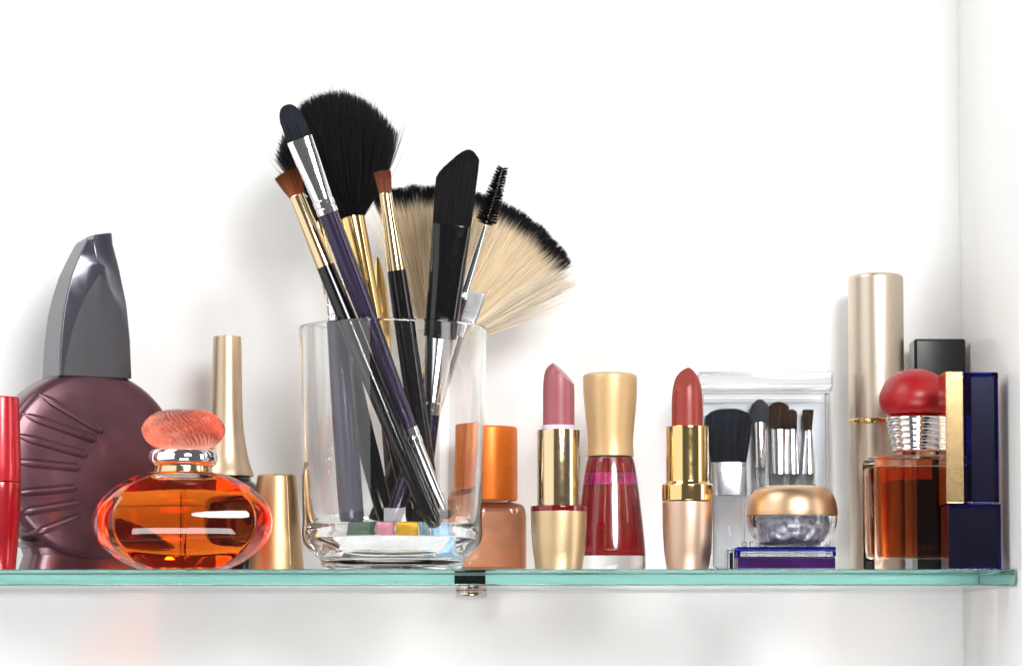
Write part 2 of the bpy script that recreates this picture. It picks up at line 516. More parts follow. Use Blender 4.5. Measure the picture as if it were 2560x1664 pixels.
# cap: sail shape, sections from the bottom up
cap_secs = []
ZB = at(0, 928, Y - 1).z
def sail(py):
    L = np.interp(py, [576, 602, 640, 685, 730, 782, 850, 935], [222, 216, 199, 181, 170, 160, 153.5, 151])
    Rr = np.interp(py, [576, 602, 661, 752, 842, 935], [282, 287, 303, 322, 331, 334])
    D = np.interp(py, [576, 650, 750, 935], [0.62, 0.80, 1.0, 1.14])
    return L, Rr, D
rings = []
rows = list(np.linspace(938, 604, 22))
for py in rows:
    L, Rr, D = sail(py)
    lxL, z = front_loc(L, py); lxR, _ = front_loc(Rr, py)
    Mx = np.interp(py, [590, 685, 938], [228, 248, 246]); lxM, _ = front_loc(Mx, py)
    rid = np.interp(py, [590, 640, 685, 760, 938], [0.16, 0.22, 0.15, 0.05, 0.01])
    f = -HT
    rings.append([(lxL, f + 0.05, z), ((lxL + lxM) / 2, f - rid * 0.35, z), (lxM, f - rid, z), ((lxR + lxM) / 2, f - rid * 0.38, z), (lxR - 0.10, f + 0.06, z), (lxR, f + 0.25, z), (lxR, f + 2 * D, z), (lxL, f + 2 * D, z)])
top = []
L, Rr, D = sail(580)
for (q, py) in zip(rings[-1], [594, 591, 588, 583, 579, 578, 578, 600]):
    px = 0
    top.append((q[0] + 0.10 * (1 if q[0] < 0.4 else -0.3), q[1] + 0.05, at(0, py, Y - 1).z))
rings.append(top)
bm = rings_bm(rings)
cap = finish('cap', bm, M['cap_grey'], pl, 28)
md = cap.modifiers.new('soften', 'BEVEL'); md.width = 0.05 * S; md.segments = 2; md.limit_method = 'ANGLE'; md.angle_limit = R(32); md.harden_normals = True
# satin left flank as a plate just proud of the cap
fl = []
for i, q in enumerate(rings[:-1]):
    fl.append([(q[0][0] - 0.012, q[0][1] + 0.10, q[0][2]), (q[7][0] - 0.012, q[7][1] - 0.05, q[7][2]), (q[7][0] + 0.05, q[7][1] - 0.05, q[7][2]), (q[0][0] + 0.05, q[0][1] + 0.10, q[0][2])])
finish('side_panel', rings_bm(fl), M['cap_side'], cap, 30)
# matte insert: arch-shaped plate following the front
ins = []
for py in np.linspace(937, 688, 26):
    L = np.interp(py, [685, 700, 730, 780, 830, 880, 937], [247, 238, 219, 196, 180, 168, 158])
    Rr = np.interp(py, [685, 700, 730, 780, 830, 880, 937], [249, 259, 279, 302, 317, 326, 331])
    lL, z = front_loc(L, py); lR, _ = front_loc(Rr, py)
    Lc, _ = front_loc(sail(py)[0], py); Rc, _ = front_loc(sail(py)[1], py)
    Mx = np.interp(py, [590, 685, 938], [228, 248, 246]); lxM, _ = front_loc(Mx, py)
    rid = np.interp(py, [590, 640, 685, 760, 938], [0.16, 0.22, 0.15, 0.05, 0.01])
    def fy(x):
        return -HT + np.interp(x, [Lc, (Lc + lxM) / 2, lxM, (Rc + lxM) / 2, Rc - 0.10, Rc], [0.05, -rid * 0.35, -rid, -rid * 0.38, 0.06, 0.25])
    xs = np.linspace(lL, lR, 12)
    ring = [(x, fy(x) - 0.03, z) for x in xs] + [(x, fy(x) + 0.03, z) for x in xs[::-1]]
    ins.append(ring)
finish('insert_panel', rings_bm(ins), M['cap_insert'], cap, 40)
loft('neck', [(at(0, 945, Y).z - 0.15, 1.35, 0.9), (at(0, 925, Y).z, 1.35, 0.9)], M['dark_glass'], pl, n=3)

# ------------------------------------------------------------------ tall champagne nail polish behind the orange bottle
Y = 10.2
p = at(566, 1200, Y)
t = thing('nail_polish_bottle', 'dark nail polish with tall flared champagne cap behind the orange perfume', 'nail polish', (p.x, Y, 0))
prof = PL(Y, [(34.5, 842), (36, 870), (37.5, 950), (39, 1020), (42, 1070), (48, 1110), (56, 1150), (66, 1180), (69, 1190)])
lathe('cap', [(0, at(0, 836.5, Y).z)] + PL(Y, [(6, 837), (18, 839)]) + catmull(prof, 5) + [(0, at(0, 1190, Y).z)], M['champagne'], t)
lathe('bottle', [(0, at(0, 1190, Y).z - 0.02)] + fillet(PL(Y, [(60, 1192), (62, 1200), (76, 1212), (83, 1240), (87, 1300), (88, 1400), (84, None)]), 0.2) + [(0, 0.012)], M['dark_glass'], t)

# ------------------------------------------------------------------ loose tapered gold cap
Y = 7.0
p = at(691, 1300, Y)
t = thing('loose_gold_cap', 'short tapered satin gold cap standing alone beside the glass tumbler', 'bottle cap', (p.x, Y, 0))
o_ = PL(Y, [(44, 1186), (48, 1190), (52, 1220), (61, 1330), (69, 1412), (69.5, None)])
lathe('cap_shell', [(0, at(0, 1191, Y).z)] + PL(Y, [(36, 1191), (39, 1186.5)]) + o_ + [(o_[-1][0] - 0.12, 0.012), (o_[-3][0] - 0.12, 1.5), (0, 1.5)], M['satin_dull'], t, rad=0.02, seg=90)
a = 0.62
finish('seam_ridge', tube_bm([(o_[i][0] * math.sin(a), -o_[i][0] * math.cos(a), o_[i][1]) for i in (1, 2, 3, 4)], 0.018, 8), M['satin_dull'], t)

# ------------------------------------------------------------------ orange perfume bottle
Y = 3.1
k = kk(Y, 1300)
p = at(457, 1304, Y)
ZC = p.z
RZ = R(8)
ob = thing('amber_perfume_bottle', 'squat oval clear perfume bottle of orange liquid with swirled coral stopper', 'perfume bottle', (p.x, Y, 0), RZ)

def lens_bm(layers, zlo, zhi, seg=96, power=2.0, dz=0):
    rings = []
    for (yy, ax, bz) in layers:
        if ax == 0:
            rings.append([(0, yy, ZC + dz)])
            continue
        ring = []
        for j in range(seg):
            a = 2 * math.pi * j / seg
            z = min(zhi, max(zlo, ZC + dz + bz * math.sin(a)))
            ring.append((ax * math.cos(a), yy * (1 - (0.68 if yy < 0 else 0.72) * ((z - ZC - dz) / 2.26) ** 2), z))
        rings.append(ring)
    return rings_bm(rings)

half = [(-1.90, 0, 0)] + [(-1.90 + 0.24 * q ** 2, 2.94 * q, 2.12 * q) for q in (.1, .2, .3, .4, .5, .6, .7, .8, .88, .95)] + [(-1.64, 2.94, 2.12), (-1.58, 3.00, 2.16), (-1.40, 3.16, 2.19), (-1.0, 3.42, 2.22), (-0.5, 3.64, 2.25)]
lay = half + [(0, 3.72, 2.26)] + [(-y * (1.0 if a > 2.9 else 1.0 + 0.28 * (1 - (a / 2.94) ** 2)), a, b) for (y, a, b) in half[::-1]]
ztop = at(0, 1181, Y).z
finish('bottle_glass', lens_bm(lay, 0.012, ztop), M['clear'], ob, 50)
hl = [(-1.66, 0, 0)] + [(-1.66 + 0.22 * q ** 2, 2.80 * q, 1.98 * q) for q in (.15, .3, .45, .6, .75, .9, 1.0)] + [ (-1.22, 2.98, 2.02), (-0.85, 3.26, 2.05), (-0.4, 3.47, 2.07)]
zl = at(0, 1204, Y).z
finish('perfume_liquid', lens_bm(hl + [(0, 3.53, 2.08)] + [(-y, a, b) for (y, a, b) in hl[::-1]], 0.17, zl), M['amber'], ob, 50)
finish('dip_tube', tube_bm([(0, 0, 0.32), (0, 0, 1.2), (0.02, 0, zl - 0.06)], 0.13, 20), M['straw'], ob)
lathe('neck_ring', PL(Y, [(70, 1160), (70, 1166), (73, 1180), (73, 1183)])[0:0] + [(0, at(0, 1160, Y).z)] + PL(Y, [(70, 1160), (70, 1168), (74, 1181)]) + [(0, at(0, 1181, Y).z + 0.01)], M['gold_pale'], ob, rad=0.02)
lathe('chrome_collar', [(0, at(0, 1122, Y).z)] + catmull(PL(Y, [(66, 1122), (80, 1126), (86, 1142), (84, 1156), (74, 1165), (69, 1167)]), 6) + [(0, at(0, 1167, Y).z)], M['chrome'], ob, seg=96)
# swirled stopper
zs0, zs1 = at(0, 1122, Y).z, at(0, 1023, Y).z
sp = catmull(PL(Y, [(62, 1121), (76, 1113), (93, 1097), (101, 1077), (97, 1060), (84, 1043), (62, 1030), (36, 1024)]), 6)
rings = [[(0, 0, sp[0][1])]]
SEG = 336
for i, (r, z) in enumerate(sp):
    tw = 1.15 * (z - sp[0][1]) / (sp[-1][1] - sp[0][1])
    amp = 0.060 * min(1, i / 5.0, (len(sp) - 1 - i) / 5.0)
    rings.append([((r + amp * (abs(math.sin(21 * (2 * math.pi * j / SEG + tw))) * 2 - 1)) * math.cos(2 * math.pi * j / SEG), (r + amp * (abs(math.sin(21 * (2 * math.pi * j / SEG + tw))) * 2 - 1)) * math.sin(2 * math.pi * j / SEG), z) for j in range(SEG)])
rings.append([(0, 0, sp[-1][1] + 0.01)])
finish('stopper', rings_bm(rings), M['coral'], ob, 60)

# ------------------------------------------------------------------ tumbler
TY = 5.8
p = at(981, 1300, TY)
tum = thing('glass_tumbler', 'clear glass tumbler with thick base holding the make-up brushes', 'tumbler', (p.x, TY, 0))
outer = PL(TY, [(235, 824), (234.5, 846), (231, 1000), (226, 1200), (224, 1300), (226, 1335), (222, 1358), (207, 1378), (186, 1394), (180, 1404), (178, 1414), (170, None)])
zf = at(0, 1368, TY).z
inner = [(0, zf), (1.9, zf), (2.6, zf + 0.12), (3.15, zf + 0.45), (3.42, zf + 0.95), (3.54, zf + 1.6)] + PL(TY, [(217, 1100), (223, 900), (226.5, 828)])
zr = at(0, 819.5, TY).z
prof = [(0, 0.05), (2.4, 0.05), (2.75, 0.012)] + fillet(outer[::-1][1:], 0.25)[0:] + [(outer[0][0] - 0.02, zr - 0.02), (outer[0][0] - 0.07, zr), (outer[0][0] - 0.12, zr - 0.02)] + inner[::-1]
lathe('tumbler_body', prof, M['clear'], tum, seg=128, angle=40)

chips = [('green', 905, 66, 'chip_green'), ('pink', 964, 46, 'chip_pink'), ('yellow', 1019, 56, 'chip_yellow'), ('grey teal', 1062, 26, 'chip_teal'), ('pale blue', 1101, 46, 'chip_blue')]
for nm, cx, w, mt in chips:
    q = at(cx, 1360, TY - 0.9)
    hw = w * kk(TY) / 2 - 0.015
    bm = box_bm(-hw, hw, -1.3, 1.6, 0, 0.60, 0.10, 3)
    for v in bm.verts:
        v.co += Vector((random.uniform(-.012, .012), random.uniform(-.02, .02), random.uniform(-.012, .012) if v.co.z > 0.1 else 0))
    o = finish('colour_cake', bm, M[mt], None, 40)
    o.location = (q.x * S, (TY - 0.5) * S, (zf + 0.005) * S)
    tag(o, nm + ' cake of colour lying on the floor of the glass tumbler', 'colour cake', 'colour cakes in the tumbler')

# ------------------------------------------------------------------ brushes in the tumbler
def brush(name, label, ptop, pbot, cat='make-up brush', group='brushes in the tumbler', ext=True):
    A = at(*ptop); B0 = at(*pbot)
    B = A + (B0 - A) * ((A.z - 1.68) / (A.z - B0.z)) if ext else B0
    e = (B - B0).length
    z = (A - B).normalized()
    x = Vector((0, 1, 0)).cross(z).normalized(); y = z.cross(x)
    m = Matrix(((x.x, y.x, z.x), (x.y, y.y, z.y), (x.z, y.z, z.z)))
    o = thing(name, label, cat, B, 0, group)
    o.rotation_mode = 'QUATERNION'
    o.rotation_quaternion = m.to_quaternion()
    L = (A - B).length
    return o, (lambda py: e + (L - e) * (pbot[1] - py) / (pbot[1] - ptop[1])), L

def disc(n):
    r = np.sqrt(rng.uniform(0, 1, n)); a = rng.uniform(0, 2 * math.pi, n)
    return r, a, r * np.cos(a), r * np.sin(a)

def head(name, z0, z1, base, tipw, mat, parent, n, width=0.012, dome=0.3, droop=2.0, topcut=None, jit=0.03, fly=0.0, bulge=0.5, core=True):
    """a brush head: hairs from an elliptical base to a domed tip; topcut(u) gives the height factor across the width"""
    r, a, u, v = disc(n)
    L = z1 - z0
    root = np.stack([u * base[0], v * base[1], np.full(n, z0 - 0.05)], 1)
    tz = z0 + L * (1 - dome * r ** droop)
    if topcut is not None:
        tz = z0 + L * topcut(u) * (1 - 0.06 * np.abs(v))
    tz += rng.normal(0, jit * L * 0.35, n)
    tx = u * tipw[0]; ty = v * tipw[1]
    if fly:
        f = rng.uniform(0, 1, n) < fly
        tx = np.where(f, tx * rng.uniform(1.0, 1.22, n) + rng.normal(0, .1, n), tx); tz = np.where(f, tz + rng.normal(0, .15, n), tz)
    tx += rng.normal(0, 0.02, n) * tipw[0]; ty += rng.normal(0, 0.02, n) * tipw[1]
    tip = np.stack([tx, ty, tz], 1)
    mid = root * 0.5 + tip * 0.5
    mid[:, 0] = root[:, 0] + (tx - root[:, 0]) * bulge
    mid[:, 1] = root[:, 1] + (ty - root[:, 1]) * bulge
    mid += rng.normal(0, 0.012, mid.shape)
    return strands(name, root, mid, tip, width, mat, parent, K=5)

PK = 0.0170   # cm per photograph pixel around the tumbler

# a: big powder brush
b, zz, L = brush('powder_brush', 'large fluffy black powder brush with wide gold ferrule, tallest in the tumbler', (816, 240, 6.25), (1040, 1310, 7.4))
head('bristles', zz(545), L + 0.05, (0.50, 0.42), (2.68, 1.8), M['h_black'], b, 14000, 0.0125, dome=0.42, droop=2.5, jit=0.05, fly=0.05, bulge=0.70)
loft('bristle_core', [(zz(548), 0.45, 0.4), (zz(470), 1.25, 0.85), (zz(400), 1.75, 1.15), (zz(340), 1.85, 1.15), (zz(300), 1.3, 0.8), (zz(280), 0.5, 0.3)], M['black_box'], b)
loft('ferrule', [(zz(536), 0.50, 0.44), (zz(537.5), 0.545, 0.48), (zz(545), 0.55, 0.49), (zz(600), 0.53, 0.50), (zz(700), 0.46, 0.46), (zz(800), 0.41, 0.41), (zz(880), 0.39, 0.39)], M['gold'], b)
loft('handle', [(0, 0.40, 0.40), (0.06, 0.48, 0.48), (zz(1100), 0.52, 0.52), (zz(880), 0.375, 0.375)], M['black'], b)

# b: concealer brush
b, zz, L = brush('concealer_brush', 'slim purple-handled brush with navy oval tip and bright silver ferrule', (716, 262, 1.3), (1115, 1303, 4.35), ext=False)
head('bristles', zz(352), L, (0.50, 0.16), (0.50, 0.10), M['h_navy'], b, 3600, 0.011, topcut=lambda u: 0.42 + 0.58 * np.sqrt(np.clip(1 - np.abs(u + 0.05) ** 2.6, 0, 1)), jit=0.012, bulge=0.2)
loft('bristle_core', [(zz(352), 0.47, 0.14), (zz(310), 0.45, 0.10), (zz(285), 0.32, 0.06), (zz(272), 0.12, 0.03)], M['navy'], b)
loft('ferrule', [(zz(346), 0.535, 0.20), (zz(348), 0.545, 0.21), (zz(400), 0.52, 0.27), (zz(450), 0.475, 0.36), (zz(496), 0.435, 0.42), (zz(498), 0.46, 0.45), (zz(511), 0.46, 0.45), (zz(513), 0.435, 0.43), (zz(516), 0.435, 0.43), (zz(518), 0.455, 0.45), (zz(530), 0.455, 0.45)], M['silver'], b, n=2.4, angle=25)
loft('handle', [(zz(1068), 0.275, 0.275), (zz(900), 0.35, 0.35), (zz(700), 0.415, 0.415), (zz(529), 0.42, 0.42)], M['purple'], b)
loft('lower_ferrule', [(zz(1286), 0.26, 0.12), (zz(1240), 0.25, 0.20), (zz(1130), 0.265, 0.265), (zz(1108), 0.27, 0.27), (zz(1106), 0.30, 0.30), (zz(1092), 0.30, 0.30), (zz(1090), 0.27, 0.27), (zz(1087), 0.27, 0.27), (zz(1085), 0.30, 0.30), (zz(1066), 0.29, 0.29)], M['silver'], b, angle=25)
loft('sponge_tip', [(0.0, 0.12, 0.08), (0.08, 0.26, 0.14), (zz(1288), 0.27, 0.15), (zz(1276), 0.24, 0.11)], M['sponge'], b)

# c: brown flat brush on the left
b, zz, L = brush('shadow_brush', 'chestnut flared eyeshadow brush with gold ferrule leaning furthest left', (715, 424, 3.2), (1078, 1310, 3.5))
head('bristles', zz(492), L, (0.30, 0.13), (0.60, 0.24), M['h_brown'], b, 2600, 0.011, topcut=lambda u: 0.93 - 0.10 * u * u, jit=0.05, bulge=0.42, fly=0.02)
loft('ferrule', [(zz(488), 0.31, 0.15), (zz(490), 0.325, 0.17), (zz(540), 0.34, 0.26), (zz(600), 0.375, 0.36), (zz(667), 0.40, 0.40)], M['gold_pale'], b)
loft('handle', [(0, 0.22, 0.22), (0.05, 0.30, 0.30), (zz(1100), 0.37, 0.37), (zz(850), 0.41, 0.41), (zz(667), 0.385, 0.385)], M['black'], b)

# k: second gold-ferruled brush hidden behind the chestnut one
b, zz, L = brush('hidden_shadow_brush', 'dark-haired brush with thin gold ferrule half hidden behind the chestnut brush', (770, 470, 6.1), (962, 1310, 7.4))
head('bristles', zz(556), L - 0.3, (0.26, 0.16), (0.42, 0.22), M['h_black'], b, 1500, 0.011, topcut=lambda u: 0.95 - 0.1 * u * u, jit=0.04)
loft('ferrule', [(zz(553), 0.28, 0.18), (zz(556), 0.29, 0.2), (zz(640), 0.33, 0.30), (zz(864), 0.39, 0.39)], M['gold_pale'], b)
loft('handle', [(0, 0.30, 0.30), (0.06, 0.38, 0.38), (zz(1150), 0.43, 0.43), (zz(866), 0.40, 0.40)], M['black'], b)

# d: small russet brush in the middle
b, zz, L = brush('small_shadow_brush', 'small russet eyeshadow brush with slim gold ferrule and black handle, upright', (955, 424, 3.55), (1083, 1310, 5.05))
head('bristles', zz(484), L, (0.25, 0.15), (0.37, 0.20), M['h_rust'], b, 1700, 0.0105, topcut=lambda u: 0.95 - 0.06 * u * u, jit=0.05, bulge=0.5)
loft('ferrule', [(zz(482), 0.26, 0.18), (zz(484), 0.275, 0.20), (zz(540), 0.29, 0.25), (zz(610), 0.36, 0.36), (zz(675), 0.415, 0.415)], M['gold_pale'], b)
loft('handle', [(0, 0.32, 0.32), (0.05, 0.38, 0.38), (zz(1100), 0.42, 0.42), (zz(800), 0.44, 0.44), (zz(675), 0.40, 0.40)], M['black'], b)

# e: short violet-grey handled brush
b, zz, L = brush('short_brush', 'short violet-grey brush with ringed silver ferrule standing upright at the left', (838, 705, 5.5), (880, 1320, 5.6))
loft('handle', [(0.0, 0.30, 0.30), (0.05, 0.42, 0.42), (0.16, 0.50, 0.50), (0.4, 0.53, 0.53), (zz(1000), 0.53, 0.53), (zz(815), 0.48, 0.48)], M['violet_grey'], b)
secs = []
for py in np.arange(818, 716, -30.0):
    secs += [(zz(py), 0.44, 0.44), (zz(py - 2), 0.47, 0.47), (zz(py - 24), 0.47, 0.47), (zz(py - 27), 0.44, 0.44)]
loft('ferrule', secs, M['silver'], b, angle=25)
loft('sponge_tip', [(zz(720), 0.3, 0.2), (zz(712), 0.3, 0.2), (L, 0.12, 0.08)], M['sponge'], b)

# f: black angled foundation brush
b, zz, L = brush('foundation_brush', 'wide flat black foundation brush with slanted tip and glossy black ferrule', (1150, 371, 3.4), (1050, 1310, 6.1))
def cut_f(u):
    return np.interp(u, [-1, -0.9, -0.7, -0.45, -0.2, 0.0, 0.2, 0.35, 0.5, 0.65, 0.85, 0.95, 1.0], [0.60, 0.66, 0.735, 0.81, 0.88, 0.93, 0.972, 0.99, 0.992, 0.98, 0.93, 0.90, 0.86])
head('bristles', zz(566), L + 0.02, (0.80, 0.26), (0.86, 0.20), M['h_black'], b, 6500, 0.0125, topcut=cut_f, jit=0.012, bulge=0.55)
loft('bristle_core', [(zz(566), 0.76, 0.24), (zz(480), 0.74, 0.18), (zz(450), 0.55, 0.14, 0.15), (zz(415), 0.3, 0.08, 0.30)], M['black_box'], b)
loft('ferrule', [(zz(843), 0.70, 0.60), (zz(760), 0.74, 0.56), (zz(650), 0.79, 0.44), (zz(600), 0.81, 0.34), (zz(563), 0.825, 0.29), (zz(560), 0.82, 0.28)], M['black'], b, n=2.5)
loft('collar', [(zz(1034), 0.36, 0.36), (zz(1006), 0.36, 0.36), (zz(1004), 0.33, 0.33), (zz(1001), 0.36, 0.36), (zz(985), 0.38, 0.38), (zz(960), 0.44, 0.44), (zz(844), 0.66, 0.56)], M['silver'], b, angle=24)
loft('handle', [(0, 0.26, 0.26), (0.06, 0.32, 0.32), (zz(1170), 0.32, 0.32), (zz(1034), 0.335, 0.335)], M['navy'], b)

# g: spoolie
b, zz, L = brush('spoolie_brush', 'thin mascara spoolie with spiral black bristles and slim silver ferrule', (1256, 421, 4.7), (985, 1310, 6.25))
z0, z1 = zz(560), L
wire = []
for s in (0, math.pi):
    pts = [(0.030 * math.cos(9.5 * 2 * math.pi * i / 150 + s), 0.030 * math.sin(9.5 * 2 * math.pi * i / 150 + s), z0 - 0.1 + (z1 - z0 + 0.05) * i / 150) for i in range(151)]
    finish('twisted_wire', tube_bm(pts, 0.028, 6), M['silver_satin'], b, 60)
n = 2300
s = rng.uniform(0, 1, n)
ang = 9.5 * 2 * math.pi * s + rng.choice([0, math.pi], n) + rng.normal(0, 0.33, n)
ln = np.interp(s, [0, 0.06, 0.35, 1], [0.32, 0.46, 0.42, 0.24]) * rng.uniform(0.85, 1.08, n)
zb = z0 + (z1 - z0) * s
root = np.stack([0.02 * np.cos(ang), 0.02 * np.sin(ang), zb], 1)
tip = np.stack([ln * np.cos(ang), ln * np.sin(ang), zb + rng.normal(0.06, 0.025, n)], 1)
strands('bristles', root, (root + tip) / 2, tip, 0.0115, M['h_black'], b, K=2, taper=0.6)
loft('ferrule', [(zz(746), 0.20, 0.20), (zz(738), 0.20, 0.20), (zz(736), 0.185, 0.185), (zz(722), 0.185, 0.185), (zz(640), 0.15, 0.15), (zz(562), 0.085, 0.085), (zz(559), 0.06, 0.06)], M['silver'], b, seg=28)
loft('handle', [(0, 0.30, 0.30), (0.06, 0.38, 0.38), (zz(1230), 0.38, 0.38), (zz(1000), 0.25, 0.25), (zz(746), 0.195, 0.195)], M['purple'], b, seg=28)

# h: flat silver applicator
b, zz, L = brush('flat_applicator', 'square-ended flat silver applicator in front of the fan bristles', (1191, 729, 7.2), (1003, 1310, 8.5))
loft('blade', [(zz(850), 0.17, 0.14), (zz(815), 0.24, 0.15), (zz(800), 0.40, 0.14), (zz(785), 0.43, 0.11), (zz(735), 0.43, 0.09), (L, 0.42, 0.08)], M['silver_satin'], b, n=5, seg=40)
loft('handle', [(0, 0.09, 0.09), (0.05, 0.13, 0.13), (zz(1000), 0.20, 0.20), (zz(850), 0.175, 0.145)], M['silver'], b, seg=28)

# i: gold handle
b, zz, L = brush('gold_stick', 'slender faceted gold stick pointing up behind the black-handled brushes', (944, 640, 9.6), (985, 1310, 9.0))
loft('grip', [(0, 0.2, 0.2), (0.05, 0.26, 0.26), (zz(905), 0.335, 0.335)], M['black'], b)
loft('stick', [(zz(905), 0.35, 0.35), (zz(800), 0.36, 0.36), (zz(720), 0.30, 0.30), (zz(670), 0.20, 0.20), (zz(646), 0.10, 0.10), (L, 0.03, 0.03)], M['gold'], b, seg=10, angle=20)

# j: fan brush
b, zz, L = brush('fan_brush', 'wide cream fan brush with black-dipped edge spreading behind the others', (1230, 473, 9.0), (950, 1290, 8.3))
zo = zz(884); zr0 = zz(822)
def fan(n, a0, a1, l0, l1, mat, name, spread=0.10, width=0.011, conc=False):
    th = rng.uniform(a0, a1, n) if not conc else rng.triangular(a0, a1, a1 + 0.01, n)
    ln = np.interp(th, [R(-42), R(-20), R(10), R(38)], [7.55, 7.35, 7.25, 7.15]) * rng.uniform(l0, l1, n)
    dpt = rng.normal(0, spread, n)
    r0 = 1.08 + rng.uniform(-0.1, 0.0, n)
    root = np.stack([np.sin(th) * r0, dpt * 0.5, zo + np.cos(th) * r0], 1)
    th = th + 0.006 * np.sin(th * 61) + 0.004 * np.sin(th * 143 + 1)
    ln = ln * (1 + 0.004 * np.sin(th * 37) + 0.002 * np.sin(th * 91))
    th2 = th + rng.normal(0, 0.012, n)
    tip = np.stack([np.sin(th2) * ln, dpt * 1.6, zo + np.cos(th2) * ln], 1)
    mid = (root + tip) / 2 + rng.normal(0, 0.06, root.shape) * np.array([1, .6, 1])
    return strands(name, root, mid, tip, width, mat, b, K=6, taper=0.55)
fan(14000, R(-40.5), R(37), 0.95, 1.012, M['h_fan'], 'bristles', width=0.009)
fan(1500, R(33), R(45), 0.62, 0.98, M['h_cream'], 'stray_bristles', 0.14, 0.009)
fan(130, R(40), R(52), 0.75, 1.10, M['h_cream'], 'stray_bristles', 0.18, 0.006)
fan(160, R(-47), R(-38), 0.45, 0.98, M['h_cream'], 'stray_bristles', 0.2, 0.0075)
loft('ferrule', [(zz(1000), 0.26, 0.26), (zz(940), 0.30, 0.24), (zz(880), 0.42, 0.20), (zz(830), 0.80, 0.17), (zz(818), 0.84, 0.16)], M['gold_pale'], b, n=2.5)
loft('handle', [(0, 0.26, 0.26), (0.05, 0.32, 0.32), (zz(1100), 0.32, 0.32), (zz(1000), 0.25, 0.25)], M['black'], b)

# ------------------------------------------------------------------ copper nail polish
Y = 10.6
p = at(1222, 1250, Y); k = kk(Y)
t = thing('copper_nail_polish', 'bronze nail polish in a rounded square bottle with bright copper cap', 'nail polish', (p.x, Y, 0))
lathe('cap', [(0, at(0, 1067, Y).z)] + PL(Y, [(70, 1067), (71.5, 1075), (72, 1252)]) + [(0, at(0, 1252, Y).z)], M['copper'], t, rad=0.12)
zt = at(0, 1258, Y).z; hw = 94 * k
zz_ = lambda py: at(0, py, Y).z
loft('bottle_glass', [(0.012, hw - 0.06, 1.15), (0.07, hw, 1.2), (zz_(1290), hw, 1.2), (zz_(1272), hw - 0.05, 1.16), (zz_(1263), hw - 0.16, 1.08), (zz_(1259), hw - 0.34, 0.9), (zz_(1256), 1.05, 0.75), (zz_(1250), 1.0, 0.75)], M['clear'], t, n=6, seg=80, angle=50)
loft('polish', [(0.24, hw - 0.2, 1.0), (0.32, hw - 0.12, 1.06), (zz_(1300), hw - 0.12, 1.06), (zz_(1280), hw - 0.16, 1.04), (zz_(1272), hw - 0.3, 0.95)], M['tan_polish'], t, n=6, seg=80)

# ------------------------------------------------------------------ pink lipstick
def bullet(prof, seg, cut_co, cut_no):
    bm = lathe_bm(prof, seg)
    r = bmesh.ops.bisect_plane(bm, geom=list(bm.verts) + list(bm.edges) + list(bm.faces), plane_co=cut_co, plane_no=cut_no, clear_outer=True)
    edges = [e for e in r['geom_cut'] if isinstance(e, bmesh.types.BMEdge)]
    bmesh.ops.holes_fill(bm, edges=edges, sides=0)
    return bm

Y = 3.2
p = at(1397, 1300, Y); k = kk(Y)
zz_ = lambda py: at(0, py, Y).z
t = thing('pink_lipstick', 'open rose pink lipstick with slanted tip, polished gold tube and satin gold base', 'lipstick', (p.x, Y, 0))
prof = [(0, zz_(1066))] + PL(Y, [(39.5, 1066), (39.5, 1000)]) + catmull(PL(Y, [(39.5, 985), (38.5, 955), (34.5, 930), (26, 915), (12, 905)]), 6) + [(0, zz_(903))]
bx0 = (at(1385, 908, Y).x - p.x, 0, zz_(909))
d = Vector((at(1437, 961, Y).x - p.x - bx0[0], 0, zz_(962) - bx0[2])).normalized()
nrm = Vector((-d.z, -0.30, d.x)).normalized()
if nrm.z < 0: nrm = -nrm
nrm = Vector((nrm.x, -0.18, nrm.z)).normalized()
o = finish('lipstick_bullet', bullet(prof, 72, bx0, nrm), M['pink_wax'], t, 30)
md = o.modifiers.new('soften', 'BEVEL'); md.width = 0.03 * S; md.segments = 3; md.limit_method = 'ANGLE'; md.angle_limit = R(30); md.harden_normals = True
lathe('inner_ring', [(0, zz_(1063))] + PL(Y, [(43, 1063), (43, 1078)]) + [(0, zz_(1078))], M['lilac'], t, rad=0.03)
lathe('gold_tube', [(0, zz_(1074.5))] + PL(Y, [(53.5, 1074.5), (53.5, 1276)]) + [(0, zz_(1276))], M['gold_pale'], t, rad=0.03, seg=96)
lathe('red_rim', [(0, zz_(1264))] + PL(Y, [(69, 1264), (70.5, 1267), (70.5, 1280)]) + [(0, zz_(1280))], M['rim_red'], t, rad=0.03, seg=96)
lathe('base', [(0, zz_(1277))] + PL(Y, [(70.5, 1277.5), (70.5, 1284), (69.5, 1320), (66, 1370), (61, 1405), (58.5, None)]) + [(0, 0.012)], M['satin_gold'], t, rad=0.02, seg=96)

# ------------------------------------------------------------------ red nail polish
Y = 7.2
p = at(1526, 1250, Y); k = kk(Y)
zz_ = lambda py: at(0, py, Y).z
t = thing('red_nail_polish', 'red nail polish in a flared bottle with waisted matt gold cap', 'nail polish', (p.x, Y, 0))
lathe('cap', [(0, zz_(932))] + PL(Y, [(40, 932), (60, 934.5), (66.5, 939)]) + catmull(PL(Y, [(68, 945), (67, 985), (63, 1035), (58.5, 1080), (57, 1110), (58.5, 1140)]), 6) + [(0, zz_(1140))], M['cap_gold'], t, seg=96)
og = catmull(PL(Y, [(54, 1141), (58, 1148), (64, 1175), (73, 1240), (81, 1310), (87, 1370), (88.5, 1405)]), 5) + PL(Y, [(88, 1416), (84, None)])
lathe('bottle_glass', [(0, zz_(1141))] + og + [(0, 0.012)], M['clear'], t, seg=96, angle=50)
lathe('polish', [(0, zz_(1214))] + catmull(PL(Y, [(64, 1214), (69, 1250), (77, 1320), (81, 1365), (80, 1380), (74, 1389)]), 5) + [(0, zz_(1390))], M['red_polish'], t, seg=96)
